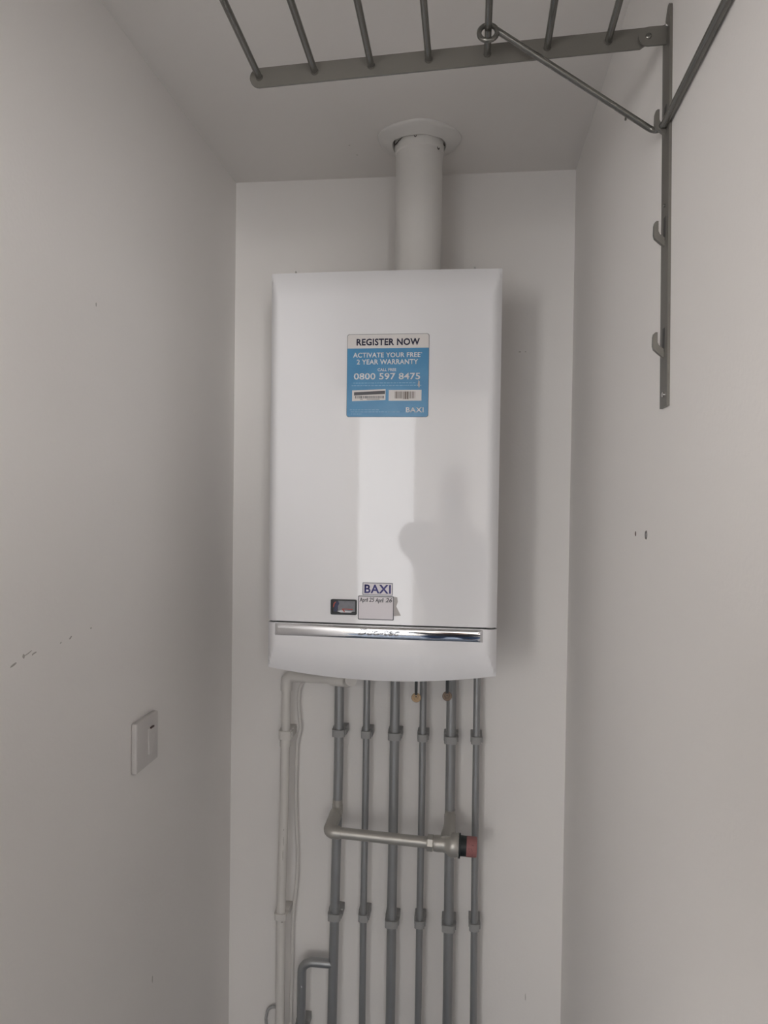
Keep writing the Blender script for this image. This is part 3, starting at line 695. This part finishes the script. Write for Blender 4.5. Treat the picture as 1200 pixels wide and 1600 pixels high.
# phone: the thing both hands hold, just behind the lens
PHX0, PHX1, PHZ0, PHZ1, PHY = 0.132, 0.210, 1.515, 1.678, -1.742
def hand(side):
    """palm and five unequal fingers closing on the phone's edge; side -1 left of it, +1 right"""
    ex = PHX0 if side < 0 else PHX1; wx = LW if side < 0 else RW
    s = side; V = [wx, (ex+s*0.026, PHY-0.030, 1.568), (ex+s*0.014, PHY-0.024, 1.590)]; E = [(0, 1), (1, 2)]; R = [0.024, (0.026, 0.017), (0.024, 0.015)]
    for k, (dz, ln) in enumerate(((0.024, 0.92), (0.006, 1.0), (-0.012, 0.95), (-0.029, 0.78))):
        b = len(V); z = 1.584+dz
        V += [(ex+s*(0.022*ln), PHY-0.012, z), (ex+s*0.0125*ln, PHY+0.006, z-0.001), (ex-s*0.008*ln, PHY+0.0155, z-0.003), (ex-s*0.021*ln, PHY+0.0130, z-0.004)]
        E += [(2, b), (b, b+1), (b+1, b+2), (b+2, b+3)]; R += [0.0090, 0.0085, 0.0070, 0.0060]
    b = len(V)
    V += [(ex+s*0.012, PHY-0.030, 1.558), (ex-s*0.008, PHY-0.023, 1.566), (ex-s*0.022, PHY-0.016, 1.580)]
    E += [(1, b), (b, b+1), (b+1, b+2)]; R += [0.0110, 0.0095, 0.0080]
    return V, E, R
def hand_bm(side):
    V, E, R = hand(side)
    me = bpy.data.meshes.new('h'); me.from_pydata(V, E, []); o = bpy.data.objects.new('h', me); COL.objects.link(o)
    o.modifiers.new('s', 'SKIN')
    for i, r in enumerate(R): me.skin_vertices[0].data[i].radius = r if isinstance(r, tuple) else (r, r)
    me.skin_vertices[0].data[0].use_root = True
    sb = o.modifiers.new('b', 'SUBSURF'); sb.levels = 2
    out = bpy.data.meshes.new_from_object(o.evaluated_get(bpy.context.evaluated_depsgraph_get())); bpy.data.objects.remove(o)
    bm = bmesh.new(); bm.from_mesh(out); bpy.data.meshes.remove(out); return bm
skinned('body', V, E_, R_, SKIN, person, extra=[head_bm(), hand_bm(-1), hand_bm(1)], voxel=0.0035)
g = 0.014
jv = [(PX, PYY, 0.90), (PX, PYY, 1.02), (PX, PYY+.005, 1.16), (PX, PYY+.005, 1.34), (PX, PYY+.005, 1.46), V[5], LE, LW, V[8], RE, RW]
je = [(0, 1), (1, 2), (2, 3), (3, 4), (3, 5), (5, 6), (6, 7), (3, 8), (8, 9), (9, 10)]
jr = [(0.178, 0.135), (0.168, 0.128), (0.158, 0.120), (0.165, 0.125), (0.082, 0.075), 0.080, 0.070, 0.042, 0.078, 0.054, 0.040]
lab(skinned('jacket', jv, je, jr, JACKET, person), 'dark jacket')
tv = [(PX, PYY, 1.06), (PX, PYY, 0.93), (V[11][0], PYY, 0.80), V[12], (V[13][0], V[13][1], 0.07), (V[15][0], PYY, 0.80), V[16], (V[17][0], V[17][1], 0.07)]
lab(skinned('jeans', tv, [(0, 1), (1, 2), (2, 3), (3, 4), (1, 5), (5, 6), (6, 7)], [(0.152, 0.118), (0.176, 0.136), 0.102, 0.070, 0.056, 0.102, 0.070, 0.056], JEANS, person), 'blue jeans')
for i in (13, 17):
    fx = V[i][0]
    skinned('shoe', [(fx, PYY-0.05, 0.045), (fx, PYY+0.03, 0.050), (fx, PYY+0.17, 0.036)], [(0, 1), (1, 2)], [0.044, 0.048, (0.046, 0.034)], SHOE, person)
bm = bmesh.new(); bmesh.ops.create_uvsphere(bm, u_segments=32, v_segments=24, radius=1)
for v in bm.verts:
    x, y, z = v.co
    v.co = Vector((PX+x*0.083, PYY+0.022+y*0.098-(0.012 if y > 0.4 else 0)-0.022*max(0, y)*max(0, 0.55-z), 1.690+z*(0.104 if z > 0 else 0.085)*(1 if y < 0.3 else (1 if z > 0 else 0.05))))
link('hair', bm, HAIRM, person, True, 180)
bm = bmesh.new()
prism(bm, rrect(PHX0, PHX1, PHZ0, PHZ1, 0.010), XZ, PHY-0.0042, PHY+0.0042)
ph = thing('phone', 'black phone held upright in both hands of the person', 'phone', (0.171, PHY, PHZ0))
link('phone_body', bm, BLACK, ph)
bm = bmesh.new(); prism(bm, rrect(0.157, 0.200, 1.640, 1.672, 0.006), XZ, PHY+0.0042, PHY+0.0056); link('lens_plate', bm, GAPM, ph)
